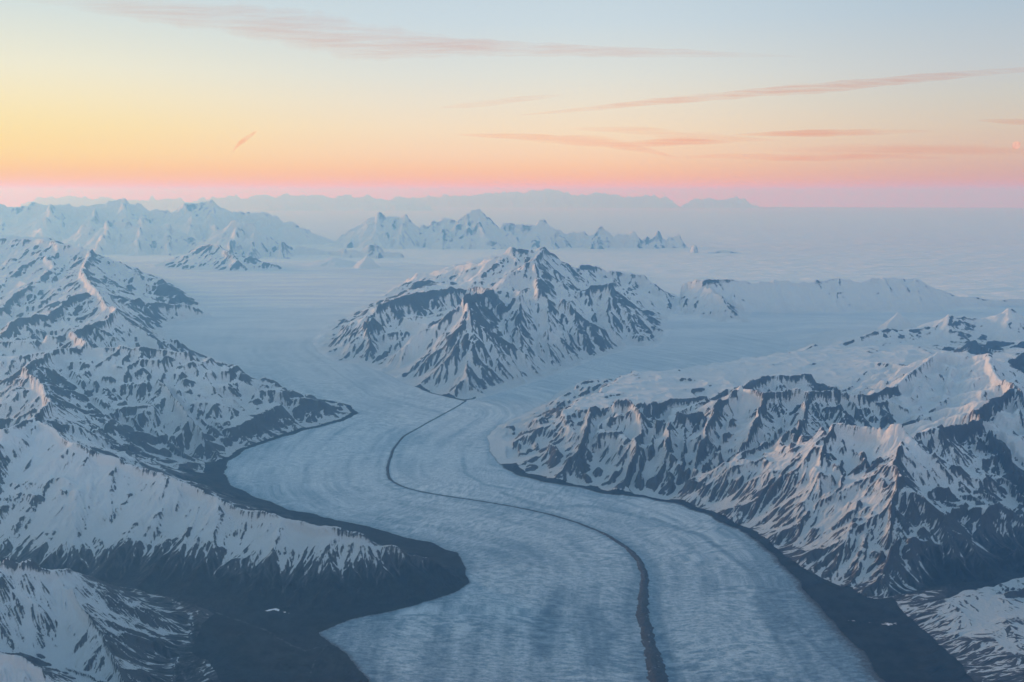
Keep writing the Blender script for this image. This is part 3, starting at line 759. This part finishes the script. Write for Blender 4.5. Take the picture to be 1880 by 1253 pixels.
# ------------------------------------------------------------------ cloud sea and far ranges
CLZ = 10.0
def make_sea():
    f = Fan(-1.0, 1.0, 330, 3300, .0023/QUALITY)
    x, y = f.X, f.Y
    z = CLZ + .7*fbm(x, y, 60, 4, 301, cell=f.cell) + .9*fbm(x*.35, y, 14, 5, 311, cell=f.cell) + .55*fbm(x*.3, y, 5.5, 4, 317, cell=f.cell*.6, ridged=True) 
    coast = np.interp(x, [-400, -200, -60, 0, 20, 60, 120, 400], [530, 525, 515, 470, 375, 350, 342, 342])
    z = z - 6*sstep(0, -25, y - coast - 5).astype(F32)
    q = (y - coast > -22)[:-1, :-1]
    o = mesh_from_grid('cloud_sea', x, y, z, q, M_SEA, {})
    tag(o, 'flat sea of white cloud reaching to the horizon on the right', 'cloud sea', 'stuff')
make_sea()
def make_far(r, k):
    allp = np.array([p for rr in r['ridges'] for p in rr])
    y0, y1 = allp[:, 1].min(), allp[:, 1].max(); pad = (allp[:, 2].max() - 6)/r['s']*1.25 + 4
    y0 = max(y0 - pad, 500); y1 += pad*.8
    us = allp[:, 0]/allp[:, 1]
    f = Fan(us.min() - pad/y0, us.max() + pad/y0, y0, y1, .0011/QUALITY)
    x, y = f.X, f.Y; sc_ = float(np.mean(allp[:, 1]))/580; fs_ = sc_*(.4 if sc_ > 2 else 1)
    wx = x + 2.2*fs_*fbm(x, y, 22*fs_, 4, 401 + k); wy = y + 3*fs_*fbm(x, y, 22*fs_, 4, 411 + k)
    Hm = np.full(f.shape, -10, F32)
    ridge_max(f, wx, wy, [(r['s'], rr) for rr in r['ridges']], Hm, None, 0, D0=40*sc_)
    h = np.maximum(Hm - 6, 0)
    h = h + np.clip(h/6, 0, 1)*(4.4*sc_**.6*(1.5 if sc_ > 2 else 1)*fbm(x, y, 24*fs_, 6, 421 + k, cell=f.cell, ridged=True) - 1.0)*np.clip(h/14 + .2, 0, 1)
    Hm = 6 + h
    Hm, rib = carve(f, Hm, np.clip(h/4, 0, 1), 431 + k, tuple(w*fs_ for w in (20, 10, 5)), .13)
    gx, gy = f.grad(Hm); sl = np.sqrt(gx*gx + gy*gy)
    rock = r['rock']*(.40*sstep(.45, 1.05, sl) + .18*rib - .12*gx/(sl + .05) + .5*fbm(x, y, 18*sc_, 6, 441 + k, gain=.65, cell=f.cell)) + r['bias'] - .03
    vis = (Hm > 7.5)[:-1, :-1]
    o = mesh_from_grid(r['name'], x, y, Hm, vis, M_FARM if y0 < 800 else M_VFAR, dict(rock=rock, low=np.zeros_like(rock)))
    if o: tag(o, r['label'], r['name'].replace('_', ' '), 'structure', SETS.get(r['name']))
for k, r in enumerate(FAR): make_far(r, k*3)
print('far', round(time.time() - T0, 1))

#@SKY
# ------------------------------------------------------------------ sky, sun, haze, clouds
SUN_AZ = math.radians(-60)        # left of the view direction (+Y)
SUN_EL = math.radians(7)
def lin(c): return tuple((v/255/12.92 if v/255 <= .04045 else ((v/255 + .055)/1.055)**2.4) for v in c)
def make_world():
    w = bpy.data.worlds.new('World'); sc.world = w; w.use_nodes = True
    t = NT(w); t.n.clear()
    geo = t.new('ShaderNodeTexCoord'); sep = t.new('ShaderNodeSeparateXYZ'); t.link(geo.outputs['Generated'], sep.inputs[0])
    x, y, z = sep.outputs
    el = t.math('MULTIPLY', t.math('ARCSINE', z), 180/math.pi)
    az = t.math('MULTIPLY', t.math('ARCTAN2', x, y), 180/math.pi)
    def ramp(stops, lo, hi):
        mr = t.new('ShaderNodeMapRange'); t.link(el, mr.inputs['Value']); mr.inputs['From Min'].default_value = lo; mr.inputs['From Max'].default_value = hi
        cr = t.new('ShaderNodeValToRGB'); t.link(mr.outputs[0], cr.inputs[0]); cr.color_ramp.interpolation = 'B_SPLINE' if False else 'LINEAR'
        els = cr.color_ramp.elements
        while len(els) < len(stops): els.new(.5)
        for e, (p, c) in zip(els, stops): e.position = (p - lo)/(hi - lo); e.color = (*lin(c), 1)
        return cr.outputs[0]
    LFT = [(-10,(112,128,150)),(-2,(232,160,158)),(-.8,(252,150,60)),(0,(255,176,84)),(.5,(255,190,100)),(1.2,(255,205,122)),(1.9,(255,220,144)),(3.4,(252,229,166)),(4.8,(248,234,190)),(6.3,(240,236,210)),(9.2,(214,225,222)),(16,(184,206,220)),(30,(148,182,208)),(90,(100,140,180))]
    MID = [(-10,(112,128,150)),(-2,(214,166,172)),(-.8,(248,150,90)),(0,(251,174,108)),(.5,(252,186,126)),(1.2,(252,202,150)),(1.9,(250,214,176)),(3.4,(245,225,195)),(4.8,(236,227,208)),(6.3,(224,226,218)),(9.2,(203,218,226)),(16,(176,201,220)),(30,(144,178,206)),(90,(98,138,178))]
    RGT = [(-10,(112,128,150)),(-2,(188,164,176)),(-.8,(208,146,124)),(0,(212,158,136)),(.5,(216,167,144)),(1.2,(214,178,160)),(1.9,(219,188,166)),(3.4,(214,200,182)),(4.8,(205,203,194)),(6.3,(195,202,206)),(9.2,(178,196,210)),(16,(160,188,212)),(30,(134,168,202)),(90,(94,134,176))]
    L, M, R = (ramp(s, -10, 90) for s in (LFT, MID, RGT))
    fr = t.smooth(az, 2, 30); fl = t.smooth(az, -2, -30)
    c = t.mix(fr, M, R); c = t.mix(fl, c, L)
    # opposite side of the sky is dimmer and bluer
    ab = t.math('ABSOLUTE', t.math('SUBTRACT', az, -60))
    far_ = t.smooth(t.math('COSINE', t.math('MULTIPLY', t.math('SUBTRACT', az, -60), math.pi/180)), -.1, -.9)
    c = t.mix(t.math('MULTIPLY', far_, .8), c, (.29, .40, .57))
    bg = t.new('ShaderNodeBackground'); t.link(c, bg.inputs['Color']); bg.inputs['Strength'].default_value = 1.0
    sk = t.new('ShaderNodeTexSky', sky_type='NISHITA'); sk.sun_disc = False; sk.sun_elevation = SUN_EL; sk.sun_rotation = SUN_AZ; sk.altitude = 5000
    bg2 = t.new('ShaderNodeBackground'); t.link(sk.outputs[0], bg2.inputs['Color']); bg2.inputs['Strength'].default_value = .0
    ad = t.new('ShaderNodeAddShader'); t.link(bg.outputs[0], ad.inputs[0]); t.link(bg2.outputs[0], ad.inputs[1])
    o = t.new('ShaderNodeOutputWorld'); t.link(ad.outputs[0], o.inputs['Surface'])
make_world()
sd = bpy.data.lights.new('sun', 'SUN'); so = bpy.data.objects.new('sun', sd); COL.objects.link(so)
sd.energy = 2.6; sd.angle = math.radians(12); sd.color = (1.0, .72, .5)
# lamp shines along -Z: aim it away from the sun's place in the sky
from mathutils import Vector
sdir = Vector((math.sin(SUN_AZ)*math.cos(SUN_EL), math.cos(SUN_AZ)*math.cos(SUN_EL), math.sin(SUN_EL)))
so.rotation_euler = (-sdir).to_track_quat('-Z', 'Y').to_euler()
so.location = (-300, 100, 200)

HAZE_D = 1/490.0
def make_haze():
    m = bpy.data.materials.new('dusk_haze'); m.use_nodes = True; m.node_tree.nodes.clear(); t = NT(m)
    v = t.new('ShaderNodeVolumePrincipled'); o = t.new('ShaderNodeOutputMaterial')
    v.inputs['Color'].default_value = (.18, .49, .90, 1); v.inputs['Density'].default_value = HAZE_D
    v.inputs['Anisotropy'].default_value = .38
    v.inputs['Absorption Color'].default_value = (1, .76, 0, 1)
    t.link(v.outputs[0], o.inputs['Volume'])
    bpy.ops.mesh.primitive_cube_add(size=1)
    ob = bpy.context.object; ob.name = 'haze'; ob.data.name = 'haze'
    zb, zt = -80.0, 53.2
    y0, y1, xh = -700.0, 3400.0, 3700.0
    ob.scale = (2*xh, y1 - y0, zt - zb); ob.location = (0, (y0 + y1)/2, (zb + zt)/2)
    ob.data.materials.append(m)
    tag(ob, 'thin blue dusk haze filling the air over the valley', 'haze', 'stuff')
make_haze()

# ------------------------------------------------------------------ cirrus streaks on a high level, and the moon
def mat_cirrus():
    m, t = new_mat('cirrus_veil')
    pos = t.new('ShaderNodeNewGeometry').outputs['Position']
    cx = t.new('ShaderNodeCombineXYZ'); t.link(t.attr('along'), cx.inputs[0]); t.link(t.attr('across'), cx.inputs[1])
    n = t.noise(cx.outputs[0], 1.0, 7, .62)
    a = t.math('MULTIPLY', t.attr('veil'), t.smooth(n, .28, .80), clamp=True)
    tr = t.new('ShaderNodeBsdfTransparent'); tr.inputs[0].default_value = (1, 1, 1, 1)
    tp = t.new('ShaderNodeBsdfTransparent'); tp.inputs[0].default_value = (1.0, .80, .76, 1)
    tl = t.new('ShaderNodeBsdfTranslucent'); tl.inputs[0].default_value = (.9, .75, .7, 1)
    m1 = t.new('ShaderNodeMixShader'); m1.inputs[0].default_value = .02; t.link(tp.outputs[0], m1.inputs[1]); t.link(tl.outputs[0], m1.inputs[2])
    m2 = t.new('ShaderNodeMixShader'); t.link(a, m2.inputs[0]); t.link(tr.outputs[0], m2.inputs[1]); t.link(m1.outputs[0], m2.inputs[2])
    o = t.new('ShaderNodeOutputMaterial'); t.link(m2.outputs[0], o.inputs['Surface'])
    return m
M_CIR = mat_cirrus()
def plane_pt(px, py, z):
    r = ray(px, py); k = (z - CAMZ)/r[2]; return r[0]*k, r[1]*k
def cirrus(label, line, zc, dens, freq=(1.0, 1.0), seed=0, shear=0.0):
    """closed thin lens of cloud on level zc; line = (px, py, half height in pixels)"""
    L = np.array(line, float); s0 = np.concatenate([[0], np.cumsum(np.hypot(*np.diff(L[:, :2], axis=0).T))])
    n = max(int(s0[-1]/6), 24); s = np.linspace(0, s0[-1], n); m = 19
    ker = np.hanning(13); ker /= ker.sum(); pad = min(6, n//2)
    sm = lambda a: np.convolve(np.pad(a, 6, mode='reflect', reflect_type='odd'), ker, 'valid')
    px, py, hw = (sm(np.interp(s, s0, L[:, k])) for k in range(3))
    nz = fbm((s/60).astype(F32), np.full(n, seed*3.7, F32), 1.0, 4, 701 + seed)
    nz2 = fbm((s/60).astype(F32), np.full(n, seed*5.1 + 9, F32), 1.0, 4, 711 + seed)
    verts, veil, al, ac = [], [], [], []
    tt = np.linspace(-1, 1, m)
    for side in (1, -1):
        for i in range(n):
            end = math.sin(math.pi*min(max(i/(n - 1), 0), 1))**.6
            for t_ in tt:
                w = hw[i]*(1 + .5*(nz[i] if t_ > 0 else nz2[i]))*max(end, .02)
                X_, Y_ = plane_pt(px[i] + shear*t_*w, py[i] + t_*w, zc)
                pr = (1 - t_*t_)
                verts.append((X_, Y_, zc + side*(.02 + 1.2*pr*end)))
                veil.append(.98*dens*pr**1.2*end); al.append(s[i]/150*freq[0] + seed*7.3); ac.append((py[i] - .12*px[i]*0 + t_*w)/10*freq[1])
    faces = []
    for sd_, off in ((0, 0), (1, n*m)):
        for i in range(n - 1):
            for j in range(m - 1):
                q = (off + i*m + j, off + i*m + j + 1, off + (i + 1)*m + j + 1, off + (i + 1)*m + j)
                faces.append(q if sd_ else q[::-1])
    for i in range(n - 1):
        for j in (0, m - 1):
            a = i*m + j; b = (i + 1)*m + j; faces.append((a, b, n*m + b, n*m + a))
    me = bpy.data.meshes.new('cirrus_cloud'); me.from_pydata(verts, [], faces)
    for an, av in (('veil', veil), ('along', al), ('across', ac)):
        at = me.attributes.new(an, 'FLOAT', 'POINT'); at.data.foreach_set('value', np.array(av, F32))
    me.polygons.foreach_set('use_smooth', np.ones(len(faces), bool)); me.materials.append(M_CIR)
    o = bpy.data.objects.new('cirrus_cloud', me); COL.objects.link(o)
    tag(o, label, 'cloud', None, 'pink cirrus clouds')
cirrus('long ragged pink cloud band sweeping down across the upper left sky', [(40,0,26),(200,14,32),(350,27,36),(480,42,40),(580,58,42),(660,74,40),(740,84,32),(860,88,20),(1000,92,14),(1150,96,13),(1300,100,12),(1480,104,9)], 100, 1.0, (.8, .8), 1)
cirrus('straight slanting pink trail rising to the right edge of the sky', [(940,213,5),(1040,204,8),(1120,196,8),(1220,186,9),(1320,177,9),(1420,168,10),(1520,160,10),(1640,149,9),(1760,138,8),(1900,127,7),(2060,114,6)], 100, 1.5, (.8, 1.4), 2)
cirrus('small crooked pink wisp alone in the yellow sky on the left', [(426,282,4),(434,268,7),(446,258,6),(458,251,6),(468,243,6),(476,238,4)], 100, 1.5, (2.4, 1.2), 3)
cirrus('short faint pink smudge left of the slanting trail', [(805,198,5),(840,195,8),(880,191,6),(960,182,5),(1040,174,4)], 100, .9, (.8, 1.0), 4)
cirrus('fan of thin pink streaks low over the middle of the horizon', [(830,247,5),(930,250,7),(1030,256,9),(1120,263,11),(1190,276,12),(1250,292,8)], 82, 1.0, (.7, 1.3), 5)
cirrus('flat pink bar low in the sky right of the middle', [(1110,268,6),(1200,262,8),(1290,260,7),(1350,262,5)], 82, 1.2, (.7, 1.2), 6)
cirrus('long thin pink bar low in the right part of the sky', [(1340,248,4),(1440,246,6),(1540,244,7),(1640,242,6),(1720,241,4)], 84, 1.5, (.6, 1.3), 7)
cirrus('broad pale pink bank just above the right horizon', [(1360,272,10),(1500,276,14),(1650,276,14),(1780,276,12),(1900,278,10),(2040,280,10)], 78, .8, (.5, .8), 8)
cirrus('short pink streak at the right edge under the slanting trail', [(1790,221,3),(1840,223,5),(1900,225,5),(1980,227,5)], 90, 1.3, (.8, 1.2), 9)
cirrus('faint feathery pink veil above the flat bars in the right sky', [(1040,236,6),(1140,238,9),(1260,250,10),(1360,256,8),(1440,258,5)], 84, .7, (.9, 1.2), 10)
cirrus('thin pink thread crossing the sky just under the long right bar', [(1180,292,4),(1320,287,6),(1480,290,7),(1640,288,6),(1760,291,4)], 80, .9, (.7, 1.3), 11)
def make_moon():
    c = ray(1866, 267); c = c/np.linalg.norm(c)*5200 + np.array([0, 0, CAMZ])
    bpy.ops.mesh.primitive_uv_sphere_add(segments=32, ring_count=16, radius=6.3/FOC*5200*.98, location=tuple(c))
    ob = bpy.context.object; ob.name = 'moon'; ob.data.name = 'moon'
    for p in ob.data.polygons: p.use_smooth = True
    m, t = new_mat('moon_face'); e = t.new('ShaderNodeEmission'); o = t.new('ShaderNodeOutputMaterial')
    pos = t.new('ShaderNodeTexCoord').outputs['Object']
    t.link(t.mix(t.smooth(t.noise(pos, .06, 3), .4, .6), lin((244,196,172)), lin((232,176,154))), e.inputs['Color']); t.link(e.outputs[0], o.inputs['Surface'])
    ob.data.materials.append(m)
    tag(ob, 'tiny pale pink moon low in the sky by the right edge', 'moon')
make_moon()

# ------------------------------------------------------------------ render settings
sc.view_settings.view_transform = 'Standard'; sc.view_settings.look = 'None'; sc.view_settings.gamma = 1; sc.view_settings.exposure = 0
sc.render.engine = 'CYCLES'
cy = sc.cycles
cy.max_bounces = 6; cy.diffuse_bounces = 2; cy.glossy_bounces = 1; cy.transmission_bounces = 1; cy.volume_bounces = 4; cy.transparent_max_bounces = 8
cy.use_denoising = True
cy.sample_clamp_indirect = 6
print('script', round(time.time() - T0, 1))
